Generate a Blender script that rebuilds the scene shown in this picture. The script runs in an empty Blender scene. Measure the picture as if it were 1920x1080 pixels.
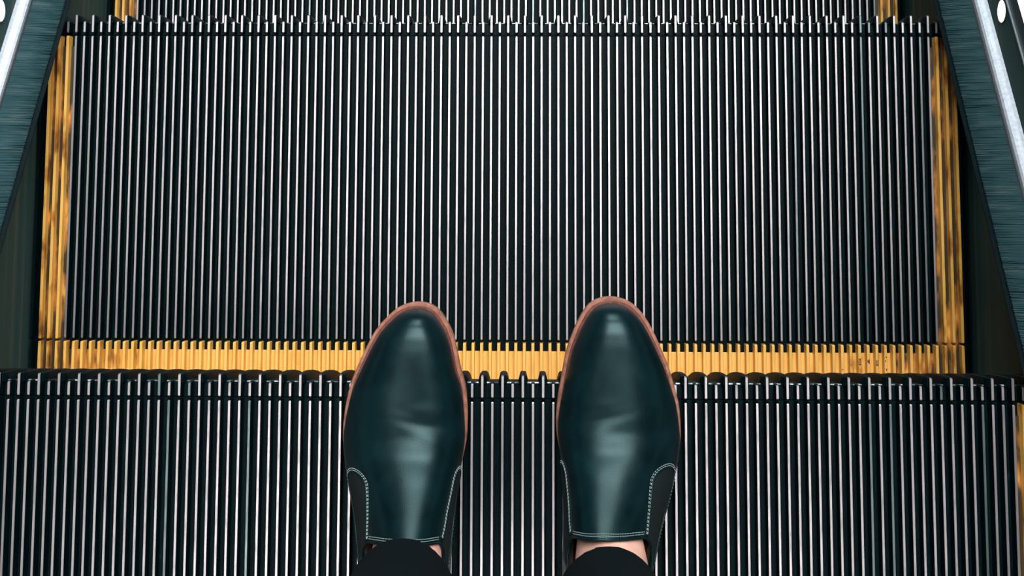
import bpy, bmesh, math, random
import numpy as np
from mathutils import Vector, Matrix

random.seed(7)
S = bpy.context.scene
C = S.collection
MM = 0.001

# ------------------------------------------------------------------ camera
cam_data = bpy.data.cameras.new('camera')
cam = bpy.data.objects.new('camera', cam_data)
C.objects.link(cam)
S.camera = cam
cam_data.sensor_width = 36.0
cam_data.lens = 2322.79 * 36.0 / 1920.0
cam_data.shift_y = -(540.0 - 128.45) / 1920.0
cam_data.clip_start = 0.01
cam.rotation_euler = (0.0953, 0.0158, 0.0031)
cam.location = (0.0348, 0.16811, 1.12896)

# ------------------------------------------------------------------ light
S.view_settings.view_transform = 'Standard'
S.view_settings.look = 'None'
S.view_settings.gamma = 1.0
S.view_settings.exposure = 0.0
S.view_settings.use_curve_mapping = False

world = bpy.data.worlds.new('hall')
S.world = world
world.use_nodes = True
world.node_tree.nodes['Background'].inputs['Color'].default_value = (0.55, 0.8, 0.85, 1)
world.node_tree.nodes['Background'].inputs['Strength'].default_value = 0.03

def area(name, loc, target, sx, sy, power, color):
    d = bpy.data.lights.new(name, 'AREA')
    d.shape = 'RECTANGLE'
    d.size, d.size_y = sx, sy
    d.energy = power
    d.color = color
    o = bpy.data.objects.new(name, d)
    C.objects.link(o)
    o.location = loc
    o.rotation_euler = (Vector(target) - Vector(loc)).to_track_quat('-Z', 'Y').to_euler()
    return o

# ceiling luminaires of the escalator hall
area('ceiling_light_ahead', (0.55, 1.75, 2.5), (0.55, 1.749, 0.0), 2.4, 2.2, 200, (1.0, 0.96, 0.95))
area('ceiling_light_behind', (-0.95, -1.3, 2.9), (-0.95, -1.299, 0.0), 1.2, 1.6, 62, (1.0, 0.91, 0.88))
area('ceiling_light_behind', (1.05, -1.3, 2.9), (1.05, -1.299, 0.0), 1.2, 1.6, 50, (1.0, 0.94, 0.93))
area('added_light_ahead', (0.2, 4.2, 1.2), (0.0, 0.0, 0.0), 1.3, 1.6, 85, (0.9, 0.98, 1.0))  # window-like light added low ahead for the highlight on the insteps

# ------------------------------------------------------------------ geometry constants (metres)
P = 9.07 * MM            # cleat pitch
TH = math.radians(30.13)
L = 409.4 * MM
RISE = L * math.sin(TH)
RUN = L * math.cos(TH)
TAN = math.tan(TH)
EDGE = 505 * MM          # inner face of the skirts

# ------------------------------------------------------------------ materials
def mat(name, color, rough=0.5, metal=0.0, spec=0.5):
    m = bpy.data.materials.new(name)
    m.use_nodes = True
    b = m.node_tree.nodes['Principled BSDF']
    b.inputs['Base Color'].default_value = (*color, 1)
    b.inputs['Roughness'].default_value = rough
    b.inputs['Metallic'].default_value = metal
    b.inputs['Specular IOR Level'].default_value = spec
    return m

def nodes(m):
    return m.node_tree.nodes, m.node_tree.links, m.node_tree.nodes['Principled BSDF']

def ramp(n, stops):
    r = n.new('ShaderNodeValToRGB')
    e = r.color_ramp.elements
    while len(e) < len(stops):
        e.new(0.5)
    for k, (p, c) in enumerate(stops):
        e[k].position = p
        e[k].color = (*c, 1) if len(c) == 3 else c
    return r

def world_noise(m, scale, detail=4, stretch=(1, 1, 1)):
    n, l, b = nodes(m)
    g = n.new('ShaderNodeNewGeometry')
    mp = n.new('ShaderNodeMapping')
    mp.inputs['Scale'].default_value = stretch
    t = n.new('ShaderNodeTexNoise')
    t.inputs['Scale'].default_value = scale
    t.inputs['Detail'].default_value = detail
    l.new(g.outputs['Position'], mp.inputs['Vector'])
    l.new(mp.outputs['Vector'], t.inputs['Vector'])
    return t, g

def noisy_color(m, scale, stops, detail=4, stretch=(1, 1, 1), bump=0.0, dist=0.0005):
    n, l, b = nodes(m)
    t, g = world_noise(m, scale, detail, stretch)
    r = ramp(n, stops)
    l.new(t.outputs['Fac'], r.inputs['Fac'])
    l.new(r.outputs['Color'], b.inputs['Base Color'])
    if bump:
        bp = n.new('ShaderNodeBump')
        bp.inputs['Strength'].default_value = bump
        bp.inputs['Distance'].default_value = dist
        l.new(t.outputs['Fac'], bp.inputs['Height'])
        l.new(bp.outputs['Normal'], b.inputs['Normal'])
    return t

M = {}
M['black'] = mat('black_painted_aluminium', (0.0008, 0.005, 0.0065), 0.5, 0, 0.06)
noisy_color(M['black'], 260, [(0.3, (0.0004, 0.0045, 0.0060)), (0.68, (0.0008, 0.0080, 0.0100)), (0.82, (0.006, 0.022, 0.025))], stretch=(1, .25, 1))

M['cleat_top'] = mat('worn_bare_aluminium', (0.62, 0.6, 0.61), 0.42, 1.0)
n, l, b = nodes(M['cleat_top'])
t, g = world_noise(M['cleat_top'], 420, 4, (1, 0.12, 1))
r = ramp(n, [(0.28, (0.36, 0.40, 0.41)), (0.5, (0.60, 0.575, 0.59)), (0.75, (0.70, 0.66, 0.67))])
l.new(t.outputs['Fac'], r.inputs['Fac'])
oi = n.new('ShaderNodeObjectInfo')
rr = ramp(n, [(0.0, (0.30, 0.42, 0.43)), (0.045, (0.34, 0.46, 0.47)), (0.06, (0.86, 0.86, 0.87)), (1.0, (1, 1, 1))])
l.new(oi.outputs['Random'], rr.inputs['Fac'])
mx = n.new('ShaderNodeMix'); mx.data_type = 'RGBA'; mx.blend_type = 'MULTIPLY'
mx.inputs['Factor'].default_value = 1
l.new(r.outputs['Color'], mx.inputs['A']); l.new(rr.outputs['Color'], mx.inputs['B'])
l.new(mx.outputs['Result'], b.inputs['Base Color'])
r2 = ramp(n, [(0.3, (0.5,) * 3), (0.7, (0.38,) * 3)])
l.new(t.outputs['Fac'], r2.inputs['Fac']); l.new(r2.outputs['Color'], b.inputs['Roughness'])

M['nose_edge'] = mat('scuffed_edge', (0.05, 0.1, 0.1), 0.35, 0.6)
noisy_color(M['nose_edge'], 190, [(0.40, (0.004, 0.014, 0.016)), (0.52, (0.16, 0.22, 0.23)), (0.66, (0.62, 0.66, 0.66))])

def yellow(name, grime_shade):
    m = mat(name, (0.85, 0.40, 0.06), 0.45)
    n, l, b = nodes(m)
    t, g = world_noise(m, 90, 6, (1, 0.28, 0.6))
    sx = n.new('ShaderNodeSeparateXYZ'); l.new(g.outputs['Position'], sx.inputs[0])
    ab = n.new('ShaderNodeMath'); ab.operation = 'ABSOLUTE'; l.new(sx.outputs['X'], ab.inputs[0])
    mr = n.new('ShaderNodeMapRange')            # corner grime, with the shade by the skirts painted in too
    mr.inputs['From Min'].default_value = 0.34; mr.inputs['From Max'].default_value = 0.48
    mr.inputs['To Min'].default_value = -0.17; mr.inputs['To Max'].default_value = grime_shade
    l.new(ab.outputs[0], mr.inputs['Value'])
    ad = n.new('ShaderNodeMath'); ad.operation = 'ADD'
    l.new(t.outputs['Fac'], ad.inputs[0]); l.new(mr.outputs['Result'], ad.inputs[1])
    r = ramp(n, [(0.30, (0.87, 0.51, 0.125)), (0.50, (0.77, 0.435, 0.085)), (0.60, (0.46, 0.18, 0.025)), (0.72, (0.04, 0.028, 0.012))])
    l.new(ad.outputs[0], r.inputs['Fac'])
    l.new(r.outputs['Color'], b.inputs['Base Color'])
    return m
M['yellow'] = yellow('yellow_plastic_insert', 0.02)
M['yellow_side'] = yellow('yellow_plastic_side_insert', -0.01)
M['yellow_floor'] = yellow('yellow_plastic_grimy_shaded_grooves', 0.27)  # groove grime plus shade between the ridges, both in the colour
M['ink'] = mat('dark_red_ink', (0.09, 0.012, 0.01), 0.6)

M['skirt'] = mat('dark_coated_skirt', (0.05, 0.075, 0.075), 0.6, 0.0, 0.2)
noisy_color(M['skirt'], 30, [(0.3, (0.016, 0.068, 0.072)), (0.55, (0.036, 0.076, 0.070)), (0.75, (0.11, 0.115, 0.09))], stretch=(1, .06, 3.2), detail=5)
M['panel'] = mat('dark_steel_panel', (0.03, 0.06, 0.065), 0.35, 0.5)
noisy_color(M['panel'], 60, [(0.3, (0.022, 0.05, 0.055)), (0.7, (0.035, 0.07, 0.072))])
M['holder'] = mat('satin_aluminium', (0.6, 0.62, 0.66), 0.48, 1.0)
noisy_color(M['holder'], 300, [(0.3, (0.30, 0.34, 0.37)), (0.7, (0.40, 0.43, 0.48))])
M['bristle'] = mat('teal_black_nylon', (0.05, 0.105, 0.115), 0.5)
noisy_color(M['bristle'], 45, [(0.3, (0.012, 0.052, 0.062)), (0.55, (0.026, 0.080, 0.092)), (0.72, (0.07, 0.12, 0.125))], stretch=(.18, 3, 1.2), detail=6)
M['rubber'] = mat('black_rubber', (0.008, 0.014, 0.016), 0.5)

def glow(name, color, strength):
    m = mat(name, color)
    b = m.node_tree.nodes['Principled BSDF']
    b.inputs['Emission Color'].default_value = (*color, 1)
    b.inputs['Emission Strength'].default_value = strength
    return m
M['lamp'] = glow('lit_lamp_lens', (1.0, 0.9, 0.86), 1.6)
M['strip'] = glow('lit_strip_lens', (1.0, 0.92, 0.88), 1.3)

M['leather'] = mat('dark_teal_leather', (0.003, 0.016, 0.020), 0.36, 0, 0.36)
M['leather'].node_tree.nodes['Principled BSDF'].inputs['Specular Tint'].default_value = (0.58, 0.97, 1.0, 1)
n, l, b = nodes(M['leather'])
t, g = world_noise(M['leather'], 42, 5)
r = ramp(n, [(0.3, (0.0001, 0.0050, 0.0068)), (0.6, (0.0003, 0.0090, 0.0115)), (0.8, (0.001, 0.0145, 0.0175))])
l.new(t.outputs['Fac'], r.inputs['Fac']); l.new(r.outputs['Color'], b.inputs['Base Color'])
r2 = ramp(n, [(0.3, (0.31,) * 3), (0.75, (0.41,) * 3)])
l.new(t.outputs['Fac'], r2.inputs['Fac']); l.new(r2.outputs['Color'], b.inputs['Roughness'])
t2, g2 = world_noise(M['leather'], 900, 3)
bp = n.new('ShaderNodeBump'); bp.inputs['Strength'].default_value = 0.12; bp.inputs['Distance'].default_value = 0.0004
l.new(t2.outputs['Fac'], bp.inputs['Height']); l.new(bp.outputs['Normal'], b.inputs['Normal'])

M['elastic'] = mat('black_elastic', (0.006, 0.012, 0.013), 0.8, 0, 0.2)
M['thread'] = mat('grey_thread', (0.26, 0.35, 0.34), 0.7)
M['sole'] = mat('tan_sole', (0.40, 0.17, 0.10), 0.55)
noisy_color(M['sole'], 160, [(0.3, (0.17, 0.062, 0.037)), (0.6, (0.30, 0.125, 0.078)), (0.8, (0.36, 0.18, 0.12))])
M['welt'] = mat('reddish_welt', (0.20, 0.05, 0.03), 0.5)
noisy_color(M['welt'], 220, [(0.3, (0.07, 0.015, 0.010)), (0.7, (0.17, 0.046, 0.028))])
M['skin'] = mat('skin', (0.78, 0.46, 0.36), 0.5)
noisy_color(M['skin'], 60, [(0.3, (0.70, 0.38, 0.29)), (0.7, (0.82, 0.50, 0.40))])
M['skin'].node_tree.nodes['Principled BSDF'].inputs['Subsurface Weight'].default_value = 0.08
M['skin'].node_tree.nodes['Principled BSDF'].inputs['Subsurface Radius'].default_value = (0.006, 0.003, 0.002)
M['cloth'] = mat('black_cloth', (0.0022, 0.0055, 0.007), 0.95, 0, 0.08)
M['lining'] = mat('dark_lining', (0.012, 0.016, 0.016), 0.8)

# ------------------------------------------------------------------ helpers
def mesh(name, verts, faces, mats, slots=None, smooth=False):
    me = bpy.data.meshes.new(name)
    me.from_pydata([tuple(v) for v in verts], [], faces)
    for m in mats:
        me.materials.append(m)
    if slots:
        for p, s in zip(me.polygons, slots):
            p.material_index = s
    if smooth:
        for p in me.polygons:
            p.use_smooth = True
    bm = bmesh.new(); bm.from_mesh(me)
    bmesh.ops.recalc_face_normals(bm, faces=bm.faces)
    bm.to_mesh(me); bm.free()
    me.update()
    return me

def obj(name, me, parent=None, loc=(0, 0, 0)):
    o = bpy.data.objects.new(name, me)
    C.objects.link(o)
    o.location = loc
    if parent:
        o.parent = parent
    return o

def tag(o, label, cat, group=None, kind=None):
    if label: o['label'] = label
    if cat: o['category'] = cat
    if group: o['group'] = group
    if kind: o['kind'] = kind
    return o

def box_data(x0, x1, y0, y1, z0, z1):
    v = [(x0, y0, z0), (x1, y0, z0), (x1, y1, z0), (x0, y1, z0), (x0, y0, z1), (x1, y0, z1), (x1, y1, z1), (x0, y1, z1)]
    f = [(0, 3, 2, 1), (4, 5, 6, 7), (0, 1, 5, 4), (1, 2, 6, 5), (2, 3, 7, 6), (3, 0, 4, 7)]
    return v, f

def box(name, m, x0, x1, y0, y1, z0, z1, parent=None, bevel=0.0):
    v, f = box_data(x0, x1, y0, y1, z0, z1)
    me = mesh(name, v, f, [m])
    if bevel:
        bm = bmesh.new(); bm.from_mesh(me)
        bmesh.ops.bevel(bm, geom=bm.edges[:], offset=bevel, segments=2, affect='EDGES')
        bm.to_mesh(me); bm.free()
    return obj(name, me, parent)

def extrude_profile(name, prof, y0, y1, mats, slots=None, shear=0.0, closed=True, smooth=False):
    """prof: list of (x, z); runs along y and drops by shear * y"""
    nP = len(prof)
    v = [(x, y0, z - shear * y0) for x, z in prof] + [(x, y1, z - shear * y1) for x, z in prof]
    f, s = [], []
    for k in range(nP if closed else nP - 1):
        j = (k + 1) % nP
        f.append((k, j, nP + j, nP + k)); s.append(slots[k] if slots else 0)
    if closed:
        f.append(tuple(range(nP))); f.append(tuple(range(2 * nP - 1, nP - 1, -1))); s += [0, 0]
    return mesh(name, v, f, mats, s, smooth)

# ------------------------------------------------------------------ escalator steps
GROOVE = 11 * MM
GF, GR = 21.5 * MM, 349.5 * MM        # the two cross slots, measured back from the long tips
GAP = 1.7 * MM
REAR = 404 * MM
SHORT = 7.3 * MM

def cleat_mesh(name, y0, y1, top, root, mats, z_root=-GROOVE - 0.002, end=0.9 * MM, front_drop=0.0):
    """one cleat running from y0 (rear) to y1 (front); bevelled top edge, rounded ends"""
    c = 0.28 * MM
    rows = []
    for y, dz, w in ((y0, -end, .72), (y0 + end, 0, 1), (y1 - end, 0, 1), (y1, -end - front_drop, .78)):
        h = top / 2 * w
        rows.append([(-root / 2, y, z_root), (-h - c * .4, y, -1.2 * MM + dz), (-h, y, -c + dz), (-h + c, y, dz), (h - c, y, dz), (h, y, -c + dz), (h + c * .4, y, -1.2 * MM + dz), (root / 2, y, z_root)])
    v = [p for r in rows for p in r]
    f, s = [], []
    for r in range(3):
        for k in range(7):
            f.append((r * 8 + k, r * 8 + k + 1, r * 8 + 8 + k + 1, r * 8 + 8 + k))
            s.append(1 if 2 <= k <= 4 else 0)
    f.append(tuple(range(8))); s.append(0)
    f.append(tuple(range(31, 23, -1))); s.append(0)
    return mesh(name, v, f, mats, s)

BT = [M['black'], M['cleat_top']]
YS = [M['yellow_side'], M['yellow_side']]
YY = [M['yellow'], M['yellow']]
ME = {
    'long': cleat_mesh('nose_cleat_long', -GF + GAP, 0.0, 2.45 * MM, 3.2 * MM, BT, front_drop=0.6 * MM),
    'short': cleat_mesh('nose_cleat_short', -GF + GAP, -SHORT, 2.45 * MM, 3.2 * MM, BT, front_drop=0.3 * MM),
    'cleat': cleat_mesh('tread_cleat', -GR + GAP, -GF - GAP, 2.35 * MM, 3.1 * MM, BT),
    'outer': cleat_mesh('outer_cleat', -GR + GAP, -GF - GAP, 1.9 * MM, 3.1 * MM, [M['black'], M['black']]),
    'outer_rear': cleat_mesh('outer_cleat_rear', -REAR, -GR - GAP, 1.9 * MM, 3.1 * MM, [M['black'], M['black']]),
    'side': cleat_mesh('side_ridge', -GR + .7 * MM, -GF - GAP, 2.9 * MM, 3.8 * MM, YS),
    'rear': cleat_mesh('rear_ridge', -REAR, -GR - GAP, 2.9 * MM, 3.7 * MM, YY),
}

def riser_y(h):
    return -(L - math.sqrt(L * L - h * h))

def riser_rib_mesh():
    prof = []
    hs = [0.004, 0.008, 0.014, 0.025, 0.04, 0.06, 0.085, 0.115, 0.15, 0.185, 0.222]
    fw, rw = 4.6 * MM, 9.0 * MM
    v, f = [], []
    for k, h in enumerate(hs):
        y = riser_y(h)
        w = fw * (0.62 if k == 0 else 0.85 if k == 1 else 1)
        r = rw * (0.45 if k == 0 else 0.75 if k == 1 else 1)
        v += [(-r / 2, y - 8.2 * MM, -h), (-w / 2 - .5 * MM, y - 1.0 * MM, -h), (-w / 2 + .5 * MM, y, -h), (w / 2 - .5 * MM, y, -h), (w / 2 + .5 * MM, y - 1.0 * MM, -h), (r / 2, y - 8.2 * MM, -h)]
        if k:
            for j in range(5):
                f.append(((k - 1) * 6 + j, (k - 1) * 6 + j + 1, k * 6 + j + 1, k * 6 + j))
            f.append(((k - 1) * 6 + 5, (k - 1) * 6, k * 6, k * 6 + 5))
    f.append(tuple(range(6)))
    e = (len(hs) - 1) * 6
    f.append(tuple(range(e + 5, e - 1, -1)))
    return mesh('riser_rib', v, f, [M['black']])
ME['rib'] = riser_rib_mesh()

def riser_mesh():
    hs = [0.0135, 0.025, 0.04, 0.06, 0.085, 0.115, 0.15, 0.185, 0.222]
    v, f = [], []
    for k, h in enumerate(hs):
        y = riser_y(h) - SHORT - .4 * MM
        for x, dy in ((-502 * MM, 0), (502 * MM, 0), (502 * MM, -4 * MM), (-502 * MM, -4 * MM)):
            v.append((x, y + dy, -h))
        if k:
            for j in range(4):
                f.append(((k - 1) * 4 + j, (k - 1) * 4 + (j + 1) % 4, k * 4 + (j + 1) % 4, k * 4 + j))
    f.append((3, 2, 1, 0)); e = (len(hs) - 1) * 4; f.append((e, e + 1, e + 2, e + 3))
    return mesh('riser', v, f, [M['black']])
ME['riser'] = riser_mesh()

def make_step(level, label, marks=False):
    root = bpy.data.objects.new('escalator_step', None)
    C.objects.link(root)
    root.location = (0, RUN * level, -RISE * level)
    tag(root, label, 'escalator step', 'escalator steps')
    W = 502 * MM
    # groove floor: a front bar, then the main plate behind the cross slot
    box('nose_plate', M['black'], -W, W, -GF + .3 * MM, -SHORT - .9 * MM, -.0135, -GROOVE, root)
    box('tread_plate', M['black'], -W, W, -REAR, -GF - .3 * MM, -.021, -GROOVE, root)
    ed = extrude_profile('nose_edge', [(-SHORT - .9 * MM, -GROOVE + .1 * MM), (-SHORT - .1 * MM, -GROOVE - .5 * MM), (-SHORT + .1 * MM, -GROOVE - 1.6 * MM), (-SHORT - .9 * MM, -.0134)], -W, W, [M['nose_edge']])
    o = obj('nose_edge', ed, root)
    # profile was written as (y, z) along x: turn it
    for v in ed.vertices:
        x, y, z = v.co
        v.co = (y, x, z)
    obj('riser', ME['riser'], root)
    box('rear_strip', M['yellow_floor'], -51.6 * P, 51.6 * P, -REAR, -GR - 11.0 * MM, -.0118, -9.2 * MM, root, 0.5 * MM)
    for s in (-1, 1):
        a, bb = sorted((s * 51.12 * P, s * 54.35 * P))
        box('side_strip', M['yellow_floor'], a, bb, -REAR, -GF - 12.5 * MM, -.0118, -8.0 * MM, root, 0.5 * MM)
    for i in range(-55, 56):
        odd = i % 2 != 0
        nose = obj('nose_cleat', ME['long' if odd else 'short'], root, (i * P, 0, 0))
        if odd:
            obj('riser_rib', ME['rib'], root, (i * P, 0, 0))
        if abs(i) == 55:
            obj('outer_cleat', ME['outer'], root, (i * P, 0, 0))
            obj('outer_cleat', ME['outer_rear'], root, (i * P, 0, 0))
        elif abs(i) >= 52:
            obj('side_ridge', ME['side'], root, (i * P, 0, 0))
        else:
            obj('tread_cleat', ME['cleat'], root, (i * P, 0, 0))
        if abs(i) <= 54:
            obj('rear_ridge', ME['rear'], root, (i * P, 0, 0))
    if marks:
        v, f = [], []
        MY = 7.5
        def mk(i, dx, y, w, hgt):
            b, q = box_data(i * P + (dx - w / 2) * MM, i * P + (dx + w / 2) * MM, (y + MY - hgt / 2) * MM, (y + MY + hgt / 2) * MM, -.0001, .00012)
            k = len(v); v.extend(b); f.extend(tuple(a + k for a in t) for t in q)
        for args in ((40, 0, -384, 1, 1.2), (40, .2, -390, .9, 1.1), (41, 0, -379, 1.4, .7), (42, -.7, -376, .8, 6), (42, .8, -376, .8, 6), (42, 0, -373, 1.6, 1), (42, 0, -379, 1.6, .9),
                     (43, -.4, -375.5, 1.3, 3), (43, .8, -375.5, .7, 5), (43, .3, -388, 1.4, 1.6), (44, -.8, -377, .7, 6), (44, .7, -377, .8, 6.5), (44, 0, -379, 1.4, .8),
                     (45, .5, -371, 1, 1.6), (45, -.3, -375, .8, 2), (45, .6, -384, 1, 2.2), (46, 0, -389, 1.4, 1.8)):
            mk(*args)
        o = obj('printed_mark', mesh('printed_mark', v, f, [M['ink']]), root)
        o['label'] = 'worn dark red print fragments'
        o['kind'] = 'stuff'
    return root

make_step(0, 'nearest black ribbed escalator step, both shoes standing on it')
make_step(1, 'middle black ribbed escalator step with yellow border, just beyond the shoe toes', marks=True)
make_step(2, 'farthest and lowest ribbed escalator step, a sliver at the top of the photo')

# ------------------------------------------------------------------ skirts, brushes, balustrades
Y0, Y1 = -0.75, 1.25
def slope_profile(name, prof, mats, y0=Y0, y1=Y1, slots=None, smooth=False, parent=None):
    return obj(name, extrude_profile(name, prof, y0, y1, mats, slots, shear=TAN, smooth=smooth), parent)

for s, side in ((-1, 'left'), (1, 'right')):
    def pf(pts):
        return [(s * x * MM, z * MM) for x, z in pts]
    # the skirt beside the steps
    w = slope_profile('wall_' + side, pf([(505, -420), (505, 42), (511, 44), (511, 95), (535, 95), (535, -420)]), [M['skirt']])
    tag(w, 'dark coated steel skirt panel along the %s side of the steps' % side, 'skirt panel', kind='structure')
    slope_profile('seam_lip', pf([(510.2, 95.2), (509.6, 96.5), (509.8, 98), (520, 98), (520, 95.2)]), [M['holder']], parent=w)
    slope_profile('upper_panel', pf([(511.5, 98.1), (511.5, 121.5), (535, 121.5), (535, 98.1)]), [M['panel']], parent=w)
    # light strip
    st = bpy.data.objects.new('light_strip', None); C.objects.link(st)
    tag(st, 'white light strip running down the %s balustrade' % side, 'light strip')
    slope_profile('diffuser', pf([(510.8, 122.2), (510.8, 143), (518, 143), (518, 122.2)]), [M['strip']], parent=st)
    slope_profile('housing', pf([(512, 121.6), (512, 144), (535, 144), (535, 121.6)]), [M['panel']], parent=st)
    # balustrade panel and handrail above
    bl = bpy.data.objects.new('balustrade', None); C.objects.link(bl)
    tag(bl, 'dark balustrade rising above the %s light strip' % side, 'balustrade')
    slope_profile('panel', pf([(512, 144.1), (520, 880), (534, 880), (535, 144.1)]), [M['panel']], parent=bl)
    slope_profile('cap', pf([(505, 880), (505, 900), (545, 900), (545, 880)]), [M['holder']], parent=bl)
    rail = [(525 + 40 * math.cos(a) * (1 if abs(math.cos(a)) < .99 else 1), 922 + 20 * math.sin(a)) for a in [k * math.pi / 8 for k in range(16)]]
    h = slope_profile('handrail', pf(rail), [M['rubber']], smooth=True)
    tag(h, 'black rubber handrail on the %s balustrade' % side, 'handrail')
    # skirt brush
    br = bpy.data.objects.new('skirt_brush', None); C.objects.link(br)
    tag(br, 'bristle brush with silver holder along the %s skirt' % side, 'skirt brush', 'skirt brushes')
    prof = [(505.2, 41.8), (497.5, 41.8), (497.4, 42.6), (497.9, 43.8), (499.2, 45.2), (501.4, 46.6), (504.2, 47.8), (507.4, 48.8), (510.9, 49.6), (510.9, 44.2)]
    slope_profile('holder', pf(prof), [M['holder']], parent=br, smooth=False)
    slope_profile('channel', pf([(505, 36), (497.6, 38), (496.7, 41.7), (505, 41.7)]), [M['rubber']], parent=br)
    slope_profile('shade_lip', pf([(500, 35.5), (467.2, 17.2), (466.0, 17.6), (466.0, 19.2), (497, 37.4)]), [M['black']], parent=br)  # added strip, its black stands for the shaded edge under the bristles
    v, f = [], []
    rnd = random.Random(11 + s)
    y = Y0
    while y < Y1:
        for lay in range(4):
            yy = y + rnd.uniform(0, 1.2) * MM
            rt = (497.5, 41.2 - 1.1 * lay)
            ln = 1 + rnd.uniform(-.02, .012)
            tp = (497.5 - 28.8 * ln + .3 * lay, 26.2 - 1.0 * lay + rnd.uniform(-.5, .5))
            ty = yy + rnd.gauss(0, 0.5) * MM
            mid = ((rt[0] + tp[0]) / 2, (rt[1] + tp[1]) / 2 + 1.0)
            k = len(v)
            for (px, pz), py, wd in ((rt, yy, .55), (mid, (yy + ty) / 2, .5), (tp, ty, .34)):
                for dx, dy, dz in ((0, -wd, -.25), (0, wd, -.25), (0, 0, .45)):
                    Y = py + dy * MM
                    v.append((s * (px + dx) * MM, Y, (pz + dz) * MM - TAN * Y))
            for q in range(2):
                for j in range(3):
                    f.append((k + q * 3 + j, k + q * 3 + (j + 1) % 3, k + q * 3 + 3 + (j + 1) % 3, k + q * 3 + 3 + j))
            f.append((k + 6, k + 7, k + 8))
        y += 0.72 * MM
    o = obj('bristles', mesh('bristles', v, f, [M['bristle']]), br)
    o['kind'] = 'stuff'
    # round skirt lamp
    lp = bpy.data.objects.new('skirt_lamp', None); C.objects.link(lp)
    lp.location = (s * 511 * MM, 346.8 * MM, -122.4 * MM)
    tag(lp, 'small round lit lamp set in the %s skirt at the top corner' % side, 'lamp', 'skirt lamps')
    def disc(r0, r1, x0, x1, seg=28):
        v, f = [], []
        for x in (x0, x1):
            for r in (r0, r1):
                for k in range(seg):
                    a = 2 * math.pi * k / seg
                    v.append((-s * x * MM, r * MM * math.cos(a), r * MM * math.sin(a)))
        for k in range(seg):
            j = (k + 1) % seg
            f += [(seg + k, seg + j, 3 * seg + j, 3 * seg + k), (2 * seg + k, 2 * seg + j, 3 * seg + j, 3 * seg + k), (k, j, 2 * seg + j, 2 * seg + k), (k, j, seg + j, seg + k)]
        return v, f
    v, f = disc(11.6, 13.2, 0, .9)
    obj('bezel', mesh('bezel', v, f, [M['panel']]), lp)
    seg = 28
    v = [(-s * .05 * MM, 0, 0)]
    v = []
    for x, r in ((-1, 11.5), (.4, 11.5), (1.2, 8.5)):
        for k in range(seg):
            a = 2 * math.pi * k / seg
            v.append((-s * x * MM, r * MM * math.cos(a), r * MM * math.sin(a)))
    f = []
    for q in range(2):
        for k in range(seg):
            j = (k + 1) % seg
            f.append((q * seg + k, q * seg + j, q * seg + seg + j, q * seg + seg + k))
    f.append(tuple(range(2 * seg, 3 * seg))); f.append(tuple(range(seg)))
    obj('lens', mesh('lens', v, f, [M['lamp']]), lp)

# ------------------------------------------------------------------ shoes
def itp(pts):
    pts = sorted(pts)
    xs = np.array([p[0] for p in pts]); ys = np.array([p[1] for p in pts])
    # monotone-ish cubic (Catmull-Rom slopes)
    m = np.gradient(ys, xs)
    def fn(x):
        x = min(max(x, xs[0]), xs[-1])
        k = int(min(max(np.searchsorted(xs, x) - 1, 0), len(xs) - 2))
        h = xs[k + 1] - xs[k]; t = (x - xs[k]) / h
        return float((2*t**3-3*t**2+1)*ys[k] + (t**3-2*t**2+t)*h*m[k] + (-2*t**3+3*t**2)*ys[k+1] + (t**3-t**2)*h*m[k+1])
    return fn

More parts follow.
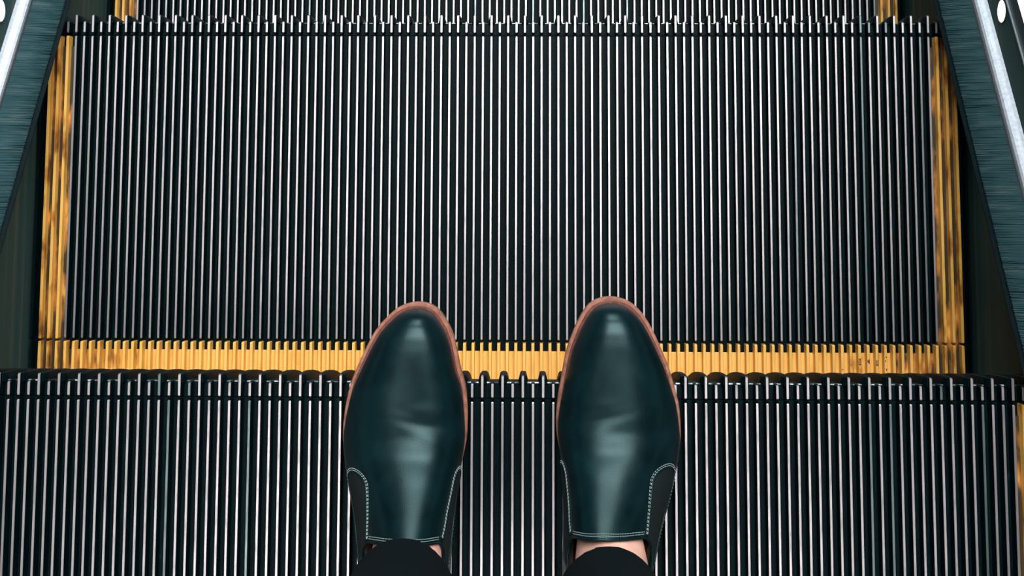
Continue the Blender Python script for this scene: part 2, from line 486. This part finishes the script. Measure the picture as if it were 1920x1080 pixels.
def make_shoe(name, label, sgn, xc, toe, inner, outer, axis, group, ridge):
    """sgn +1: inner side lies at +x (left foot).  inner/outer: welt outline as (distance behind toe, half width
    from axis); axis: axis offset of the centreline as a function of distance; millimetres"""
    ri, ro, ax = itp([(math.sqrt(a), c) for a, c in inner]), itp([(math.sqrt(a), c) for a, c in outer]), itp(axis)
    fi, fo = (lambda q: ri(math.sqrt(max(q, 0)))), (lambda q: ro(math.sqrt(max(q, 0))))
    LEN = 300.0
    root = bpy.data.objects.new(name, None); C.objects.link(root)
    root.location = (xc * MM, toe * MM, 0)
    tag(root, label, 'shoe', group)

    def half(s, fn):                      # rounded at both ends
        e0 = math.sqrt(max(0.0, 1 - ((14 - s) / 14) ** 2)) if s < 14 else 1.0
        q = LEN - s
        e1 = math.sqrt(max(0.0, 1 - ((34 - q) / 34) ** 2)) if q < 34 else 1.0
        return fn(s) * e1
    def offset_half(fn, ins):
        """half width after moving the outline inwards by ins(station), as a function of the station"""
        raw = []
        for k in range(241):
            q = LEN * (0.5 - 0.5 * math.cos(math.pi * k / 240))
            raw.append((q, half(q, fn) if 0 < q < LEN else 0.0))
        xs, ws = [], []
        for k in range(241):
            a, c = raw[max(k - 1, 0)], raw[min(k + 1, 240)]
            t = Vector((c[0] - a[0], c[1] - a[1]))
            if k == 0: t = Vector((0, 1))
            if k == 240: t = Vector((0, -1))
            t.normalize()
            d = ins(raw[k][0])
            xs.append(raw[k][0] + t.y * d); ws.append(max(raw[k][1] - t.x * d, 0))
        o_ = np.argsort(xs); xs = np.array(xs)[o_]; ws = np.array(ws)[o_]
        lo, hi = ins(0), LEN - ins(LEN)
        return lambda q: 0.0 if q <= lo or q >= hi else float(np.interp(q, xs, ws))
    cache = {}
    def outline(s, inset):
        if inset not in cache:
            cache[inset] = (offset_half(fi, lambda q: inset), offset_half(fo, lambda q: inset))
        a = ax(s)
        return a + sgn * cache[inset][0](s), a - sgn * cache[inset][1](s)
    def stations(n, a=0.0, b=LEN):
        return [a + (b - a) * (0.5 - 0.5 * math.cos(math.pi * k / n)) for k in range(n + 1)]
    def slab(pname, m, inset, z0, z1, bev):
        pts_i, pts_o = [], []
        for s in stations(64, inset, LEN - inset):
            i, o = outline(s, inset)
            pts_i.append((i, -s)); pts_o.append((o, -s))
        loop = pts_i + pts_o[-2:0:-1]
        cx = sum(p[0] for p in loop) / len(loop); cy = sum(p[1] for p in loop) / len(loop)
        N = len(loop)
        rings = [(z0, -bev), (z0 + bev, 0), (z1 - bev, 0), (z1, -bev)]
        v, f = [], []
        for z, d in rings:
            for k in range(N):
                x, y = loop[k]
                x0, y0 = loop[k - 1]; x1, y1 = loop[(k + 1) % N]
                tx, ty = x1 - x0, y1 - y0
                ll = math.hypot(tx, ty) or 1
                nx, ny = ty / ll, -tx / ll
                if nx * (x - cx) + ny * (y - cy) < 0: nx, ny = -nx, -ny
                v.append(((x + nx * d) * MM, (y + ny * d) * MM, z * MM))
        for q in range(3):
            for k in range(N):
                j = (k + 1) % N
                f.append((q * N + k, q * N + j, q * N + N + j, q * N + N + k))
        f.append(tuple(range(N))); f.append(tuple(range(4 * N - 1, 3 * N - 1, -1)))
        return obj(pname, mesh(pname, v, f, [m]), root)
    slab('sole', M['sole'], 0.0, 0.0, 10.5, 0.8)
    slab('welt', M['welt'], 3.0, 9.6, 12.6, 0.5)

    # ---- upper: two lofted halves meeting on the ridge
    Hf = itp([(0, 8), (2, 16), (5, 23), (10, 29), (18, 33.5), (30, 36), (50, 37.4), (80, 38.6), (100, 40.5), (118, 46), (140, 58), (165, 74), (187, 89), (205, 104), (225, 122), (250, 140), (300, 150)])
    inset_f = itp([(0, 4.9), (30, 4.4), (65, 3.4), (95, 1.8), (115, 0.6), (140, -1.0), (180, -3.5), (240, -3.0), (300, 2)])
    ridge_f = itp([(0, 0), (40, 1), (100, 5), (150, ridge), (185, ridge - 1), (230, 4), (300, 0)])
    TH0 = 186.0
    def phi_c(s):
        if s < TH0: return math.pi / 2
        a = [(TH0, 90), (TH0 + 1.2, 74), (TH0 + 2.6, 60), (TH0 + 4.5, 49), (TH0 + 6.5, 45), (TH0 + 11, 39), (TH0 + 25, 32), (TH0 + 60, 27), (TH0 + 95, 28), (300, 33)]
        return math.radians(np.interp(s, [p[0] for p in a], [p[1] for p in a]))
    def bump(s, u):
        """leather creases over the toe joint; u -1..1 across"""
        z = 0
        for s0, dep, wd, sk, c0, cw in ((90, 1.0, 6, 14, .35, .7), (104, .6, 6, -6, -.3, .6), (119, .6, 7, 10, .1, .8), (76, .35, 7, -6, .3, .6)):
            d = (s - s0 - sk * u * sgn) / wd
            e = math.exp(-((u - c0 * sgn) / cw) ** 2)
            z += -dep * math.exp(-d * d) * e + 0.55 * dep * math.exp(-(d - 1.7) ** 2) * e
        return z
    S0, S1 = 5.0, LEN - 2.0
    up_i, up_o = offset_half(fi, inset_f), offset_half(fo, inset_f)
    def surf(s, phi, side, off=0.0):
        """side +1: towards +x"""
        sm = min(max(s - S0, 0), LEN)
        wd = (up_i if side * sgn > 0 else up_o)(s) + off
        H = Hf(sm) * (1 if sm < LEN - 40 else 1) + off
        p = 1.0
        qz = np.interp(sm, [0, 60, 120, 180, 300], [.82, .86, 1.1, 1.3, 1.0])
        px = np.interp(sm, [0, 60, 120, 180, 300], [.86, .84, .92, .98, .9])
        cz = max(math.cos(phi), 0) ** px
        sz = max(math.sin(phi), 0) ** qz
        z = H * sz
        x = side * wd * cz + sgn * ridge_f(sm) * sz ** 1.5
        tuck = 1.2 * max(0, 1 - z / 14) ** 2
        x -= side * min(tuck, wd * .4)
        u = side * cz
        z += bump(sm, u) * sz
        return Vector(((ax(sm) + x) * MM, -s * MM, (12.0 + z) * MM))
    st = stations(36, S0, 60)[:-1] + list(np.linspace(60, TH0, 60)) + [TH0 + d for d in (.6, 1.2, 1.9, 2.6, 3.5, 4.5, 6.5, 9, 13, 18, 25)]
    q = TH0 + 25
    while q < 262:
        q += 5; st.append(q)
    st += [262 + (S1 - 262) * math.sin(math.pi / 2 * k / 16) for k in range(1, 17)]
    NU = 22
    v, f = [], []
    for s in st:
        for side in (-1, 1):
            pc = phi_c(s)
            for k in range(NU + 1):
                v.append(surf(s, pc * k / NU, side))
    W = 2 * (NU + 1)
    for r in range(len(st) - 1):
        for h in range(2):
            for k in range(NU):
                a = r * W + h * (NU + 1) + k
                f.append((a, a + 1, a + W + 1, a + W))
    me = mesh('upper', v, f, [M['leather']], smooth=True)
    bm = bmesh.new(); bm.from_mesh(me)
    bmesh.ops.remove_doubles(bm, verts=bm.verts[:], dist=0.00005)
    bmesh.ops.recalc_face_normals(bm, faces=bm.faces)
    cen = Vector((0, -150 * MM, 40 * MM))
    up = sum(1 if fc.normal.z > 0 else -1 for fc in bm.faces if -fc.calc_center_median().y < .15)
    if up < 0:
        bmesh.ops.reverse_faces(bm, faces=bm.faces[:])
    for fc in bm.faces: fc.smooth = True
    bm.to_mesh(me); bm.free()
    o = obj('upper', me, root)
    md = o.modifiers.new('thickness', 'SOLIDIFY'); md.thickness = 0.0018; md.offset = -1

    # ---- tube along the collar and tongue edge
    def tube(pname, pts, rad, m, parent, seg=6, closed=False):
        v, f = [], []
        N = len(pts)
        for k in range(N):
            a = pts[max(k - 1, 0)]; c = pts[min(k + 1, N - 1)]
            t = (c - a).normalized()
            u = t.cross(Vector((0, 0, 1)));
            if u.length < 1e-4: u = t.cross(Vector((1, 0, 0)))
            u.normalize(); w = u.cross(t)
            for j in range(seg):
                an = 2 * math.pi * j / seg
                v.append(pts[k] + (u * math.cos(an) + w * math.sin(an)) * rad)
            if k:
                for j in range(seg):
                    f.append(((k - 1) * seg + j, (k - 1) * seg + (j + 1) % seg, k * seg + (j + 1) % seg, k * seg + j))
        f.append(tuple(range(seg))); f.append(tuple(range(N * seg - 1, (N - 1) * seg - 1, -1)))
        return obj(pname, mesh(pname, v, f, [m], smooth=True), parent)
    edge = []
    ss = [s for s in st if s >= TH0]
    edge = [surf(s, phi_c(s), -1) for s in reversed(ss)] + [surf(s, phi_c(s), 1) for s in ss[1:]]
    edge = [p - Vector((0, 0, .0006)) for p in edge]
    tube('collar_binding', edge, 0.0011, M['leather'], root)

    # ---- elastic gores with their stitching
    def gore_edges(side):
        inn = side * sgn > 0
        sA, sB = 141.0, 218.0
        if inn:  ti = itp([(sA, 33), (155, 35), (170, 38), (187, 41), (196, 45.5), (218, 45)]); to = itp([(sA, 13), (165, 12), (190, 16), (218, 23)])
        else:    ti = itp([(sA, 50), (155, 49), (170, 47), (190, 45), (218, 46)]); to = itp([(sA, 21), (165, 19), (190, 21), (218, 26)])
        def wide(q): return math.sqrt(max(0.0, 1 - ((sA + 9 - q) / 9) ** 2)) if q < sA + 9 else 1.0
        tin = lambda q: (ti(q) + to(q)) / 2 + (ti(q) - to(q)) / 2 * wide(q)
        tout = lambda q: (ti(q) + to(q)) / 2 - (ti(q) - to(q)) / 2 * wide(q)
        return sA, sB, tin, tout
    for side in (-1, 1):
        sA, sB, tin, tout = gore_edges(side)
        rows = [sA + (sB - sA) * (1 - math.cos(math.pi / 2 * k / 30)) for k in range(31)]
        v, f = [], []
        NG = 10
        for s in rows:
            hi = min(math.radians(tin(s)), phi_c(s) - math.radians(.8)); lo = min(math.radians(tout(s)), hi - .002)
            for k in range(NG + 1):
                p = surf(s, lo + (hi - lo) * k / NG, side, 0.45)
                v.append(p)
        for r in range(len(rows) - 1):
            for k in range(NG):
                a = r * (NG + 1) + k
                f.append((a, a + 1, a + NG + 2, a + NG + 1))
        g = obj('elastic_gore', mesh('elastic_gore', v, f, [M['elastic']], smooth=True), root)
        # path round the gore: collar corner, up the tongue side, round, back down the outer side
        path = []
        corner = TH0 + 4.0
        arc = [sA + 9 - 9 * math.cos(k * math.pi / 18) for k in range(1, 9)]
        for s in np.linspace(corner, sA + 9, 26): path.append((float(s), tin(s)))
        for s in arc[::-1]: path.append((s, tin(s)))
        path.append((sA, tin(sA)))
        for s in arc: path.append((s, tout(s)))
        for s in np.linspace(sA + 9, 216, 30): path.append((float(s), tout(s)))
        pp = [surf(s, math.radians(ph), side, 0.5) for s, ph in path]
        tube('gore_edge', pp, 0.0008, M['leather'], g)
        # two rows of stitches outside the edge; across the tongue end too on one side
        v, f = [], []
        def stitch_row(dist):
            base = []
            for k, (s, ph) in enumerate(path):
                a = pp[max(k - 1, 0)]; c = pp[min(k + 1, len(pp) - 1)]
                t = (c - a).normalized()
                e1 = surf(s + .5, math.radians(ph), side, .5) - surf(s - .5, math.radians(ph), side, .5)
                e2 = surf(s, math.radians(ph + .6), side, .5) - surf(s, math.radians(ph - .6), side, .5)
                nn = e1.cross(e2).normalized()
                if nn.z < 0: nn = -nn
                oo = t.cross(nn)
                ctr = surf(175, math.radians((tin(175) + tout(175)) / 2), side, .5)
                if oo.dot(pp[k] - ctr) < 0 : oo = -oo
                base.append((pp[k] + oo * dist, nn))
            return base
        def lay(base, pitch=0.0030, length=0.0019, rad=0.00032):
            acc = 0.0
            cum = [0.0]
            for k in range(1, len(base)): cum.append(cum[-1] + (base[k][0] - base[k - 1][0]).length)
            def at(d):
                k = min(max(int(np.searchsorted(cum, d)) - 1, 0), len(cum) - 2)
                q = (d - cum[k]) / max(cum[k + 1] - cum[k], 1e-9)
                return base[k][0].lerp(base[k + 1][0], q), base[k][1].lerp(base[k + 1][1], q).normalized()
            d = 0.0006
            while d + length < cum[-1]:
                a, na = at(d); c, nc = at(d + length); m_, nm = at(d + length / 2)
                t = (c - a).normalized(); w = t.cross(nm).normalized()
                k0 = len(v)
                for p, h in ((a, -.1), (m_, 1.0), (c, -.1)):
                    q = p + nm * rad * h
                    v.extend([q + w * rad, q + nm * rad * .9, q - w * rad, q - nm * rad])
                for r in range(2):
                    for j in range(4):
                        f.append((k0 + r * 4 + j, k0 + r * 4 + (j + 1) % 4, k0 + r * 4 + 4 + (j + 1) % 4, k0 + r * 4 + 4 + j))
                f.append((k0, k0 + 1, k0 + 2, k0 + 3)); f.append((k0 + 11, k0 + 10, k0 + 9, k0 + 8))
                d += pitch
        lay(stitch_row(0.0014)); lay(stitch_row(0.0030))
        o = obj('stitching', mesh('stitching', v, f, [M['thread']]), g)
        o['kind'] = 'stuff'
        o['label'] = 'double row of pale grey stitches'
    # tongue stitching across the throat
    v, f = [], []
    for back in (2.6, 4.2):
        pts = []
        for ph in [-41 + k * (82 / 52) for k in range(53)]:
            a = abs(ph); side = -1 if ph < 0 else 1
            phi = 90 - a
            # edge station for this phi
            se = float(np.interp(90 - phi, [0, 16, 30, 41], [TH0, TH0 + 1.2, TH0 + 2.6, TH0 + 4.5]))
            pts.append((surf(se - back, math.radians(phi), side, .3), Vector((0, 0, 1))))
        for k in range(len(pts) - 1):
            if k % 1 == 0:
                a, c = pts[k][0], pts[k + 1][0]
                c = a.lerp(c, .68); m_ = (a + c) / 2
                t = (c - a).normalized(); nm = Vector((0, 0.35, 1)).normalized(); w = t.cross(nm).normalized(); rad = .00032
                k0 = len(v)
                for p, h in ((a, -.1), (m_, 1.0), (c, -.1)):
                    q_ = p + nm * rad * h
                    v.extend([q_ + w * rad, q_ + nm * rad * .9, q_ - w * rad, q_ - nm * rad])
                for r in range(2):
                    for j in range(4):
                        f.append((k0 + r * 4 + j, k0 + r * 4 + (j + 1) % 4, k0 + r * 4 + 4 + (j + 1) % 4, k0 + r * 4 + 4 + j))
                f.append((k0, k0 + 1, k0 + 2, k0 + 3)); f.append((k0 + 11, k0 + 10, k0 + 9, k0 + 8))
    o = obj('tongue_stitching', mesh('tongue_stitching', v, f, [M['thread']]), root)
    o['kind'] = 'stuff'; o['label'] = 'double row of pale grey stitches along the tongue edge'
    slab('insole', M['lining'], 7.0, 12.0, 15.0, 0.5)
    return root

# outlines: (distance behind toe, half width) in millimetres; the axis drifts from toe tip to heel
L_axis = [(0, 0), (14, -2.5), (41, -6.1), (73, -10), (103, -10.8), (120, -11), (170, -8.8), (217, -8), (300, -8)]
L_in = [(0, 0), (1.2, 8.3), (5, 16.6), (14, 25.8), (28, 35), (43, 40.8), (57, 45.5), (73, 52), (89, 54.3), (103, 54.8), (119, 54.2), (145, 48), (175, 40), (200, 37), (230, 35.5), (270, 34.5), (300, 34.5)]
L_out = [(0, 0), (1.2, 9), (4, 16.2), (13, 26), (26, 35), (41, 41), (55, 45.6), (71, 50), (87.5, 53), (103.7, 55), (117.5, 55.3), (145, 51), (175, 44), (200, 40), (230, 36), (270, 34.5), (300, 34.5)]
make_shoe('slip_on_shoe', 'dark teal leather slip-on shoe on the left, trouser cuff overlapping its tongue', 1, -65.6, 65.4, L_in, L_out, L_axis, 'pair of slip-on shoes', 9)
R_axis = [(0, 0), (16, 1.5), (46, 3.5), (80, 5.2), (113, 6.4), (140, 6.0), (180, 1), (225, -4), (300, -8)]
R_in = [(0, 0), (1.0, 8), (3.6, 15.2), (15, 26.8), (30.5, 35.6), (47, 42.5), (62, 46.5), (80, 50.8), (99, 54), (113, 54.8), (140, 50), (175, 41), (200, 38), (230, 36), (270, 34.5), (300, 34.5)]
R_out = [(0, 0), (0.8, 7.5), (2.5, 13), (11.6, 25), (26.7, 34), (44, 41), (59, 46.5), (77.5, 51), (91.4, 54), (107, 54.9), (121, 55), (145, 51), (175, 45), (200, 40), (230, 36), (270, 34.5), (300, 34.5)]
make_shoe('slip_on_shoe', 'dark teal leather slip-on shoe on the right, bare instep showing behind its tongue', -1, 105.0, 70.8, R_in, R_out, R_axis, 'pair of slip-on shoes', 14)

# ------------------------------------------------------------------ person: bare ankles and black trousers
person = bpy.data.objects.new('person', None); C.objects.link(person)
person.location = (0.016, -0.16, 0.015)
tag(person, 'person in black trousers and slip-on shoes, bare ankles, standing on the near step', 'person')

def loft(rings, seg=28):
    """rings: (cx, cy, z, rx, ry, fold amplitude) in mm"""
    v, f = [], []
    for (cx, cy, z, rx, ry, am) in rings:
        for k in range(seg):
            a = 2 * math.pi * k / seg
            w = 1 + am * math.sin(3 * a + z * .021) + am * .6 * math.sin(5 * a - z * .033)
            v.append((cx * MM + rx * w * MM * math.cos(a), cy * MM + ry * w * MM * math.sin(a), z * MM))
    for r in range(len(rings) - 1):
        for k in range(seg):
            j = (k + 1) % seg
            f.append((r * seg + k, r * seg + j, r * seg + seg + j, r * seg + seg + k))
    f.append(tuple(range(seg))); f.append(tuple(range(len(rings) * seg - 1, (len(rings) - 1) * seg - 1, -1)))
    return v, f

def united(name, parts, m, voxel):
    v, f = [], []
    for pv, pf_ in parts:
        k = len(v); v += pv; f += [tuple(a + k for a in t) for t in pf_]
    o = obj(name, mesh(name, v, f, [m], smooth=True), person)
    o.location = -person.location
    rm = o.modifiers.new('remesh', 'REMESH'); rm.mode = 'VOXEL'; rm.voxel_size = voxel; rm.use_smooth_shade = True
    sm = o.modifiers.new('smooth', 'SMOOTH'); sm.factor = .5; sm.iterations = 4
    return o

body, cloth = [], []
for cx, fx, hx, cy, am in ((-66, -69, -80, -8, .012), (96, 101, 100, -13, .012)):
    ct = -147 + cy
    body.append(loft([(fx, -126, 32, 26, 60, 0), (fx, -134, 52, 28, 50, 0), (fx, -149, 74, 31, 40, 0), (fx, -154, 88, 31.5, 37, 0), (fx, -155, 96, 31.5, 37, 0), ((cx + fx) / 2, -157, 108, 30, 36, 0), (cx, -158, 130, 29, 36, 0), (cx, -160, 170, 31, 38, 0), (cx, -166, 280, 46, 50, 0), (cx, -168, 420, 50, 52, 0), (cx + (hx - cx) * .6, -168, 560, 55, 58, 0), (hx, -172, 830, 72, 75, 0)]))
    cloth.append(loft([(cx, ct - 1, 121, 42, 47, .0), (cx, ct, 126, 44, 49, .008), (cx, ct - 2, 160, 46, 51, am), (cx, ct - 6, 260, 58, 62, am), (cx, ct - 10, 380, 63, 66, am), (cx + (hx - cx) * .5, ct - 12, 500, 66, 70, am), (hx, ct - 16, 640, 74, 78, am), (hx, ct - 22, 800, 86, 92, am), (hx * .8 + 2, ct - 22, 860, 92, 100, am)]))
body.append(loft([(10, -180, 760, 120, 70, 0), (10, -180, 860, 150, 92, 0), (10, -178, 960, 140, 88, 0), (10, -176, 1010, 132, 84, 0)]))
cloth.append(loft([(10, -172, 800, 150, 86, 0), (10, -174, 880, 172, 110, .004), (10, -176, 980, 158, 104, .004), (10, -176, 1020, 150, 98, 0)]))
# unseen upper body, added to block light: arms hanging, hands in pockets, head bent forward
coat = [loft([(10, -185, 900, 178, 118, 0), (10, -186, 960, 172, 116, .004), (10, -190, 1100, 168, 112, .004), (10, -196, 1250, 188, 116, .004), (10, -200, 1370, 205, 108, 0), (10, -200, 1430, 175, 85, 0), (10, -192, 1470, 80, 70, 0)])]
for q in (-1, 1):
    coat.append(loft([(10 + q * 205, -196, 1420, 40, 45, 0), (10 + q * 222, -200, 1380, 55, 60, 0), (10 + q * 240, -210, 1250, 52, 56, .01), (10 + q * 245, -215, 1110, 48, 52, .01), (10 + q * 215, -170, 960, 42, 48, .01), (10 + q * 165, -130, 900, 36, 40, 0)]))
body.append(loft([(10, -178, 960, 140, 88, 0), (10, -190, 1200, 150, 90, 0), (10, -196, 1400, 140, 80, 0), (10, -188, 1460, 62, 62, 0), (10, -168, 1530, 56, 58, 0), (10, -140, 1570, 66, 84, 0), (10, -126, 1630, 76, 98, 0), (10, -120, 1690, 74, 96, 0), (10, -122, 1730, 55, 72, 0), (10, -124, 1748, 20, 30, 0)]))
united('unseen_jacket', coat, M['cloth'], 0.009)
united('body', body, M['skin'], 0.004)
united('trousers', cloth, M['cloth'], 0.0045)
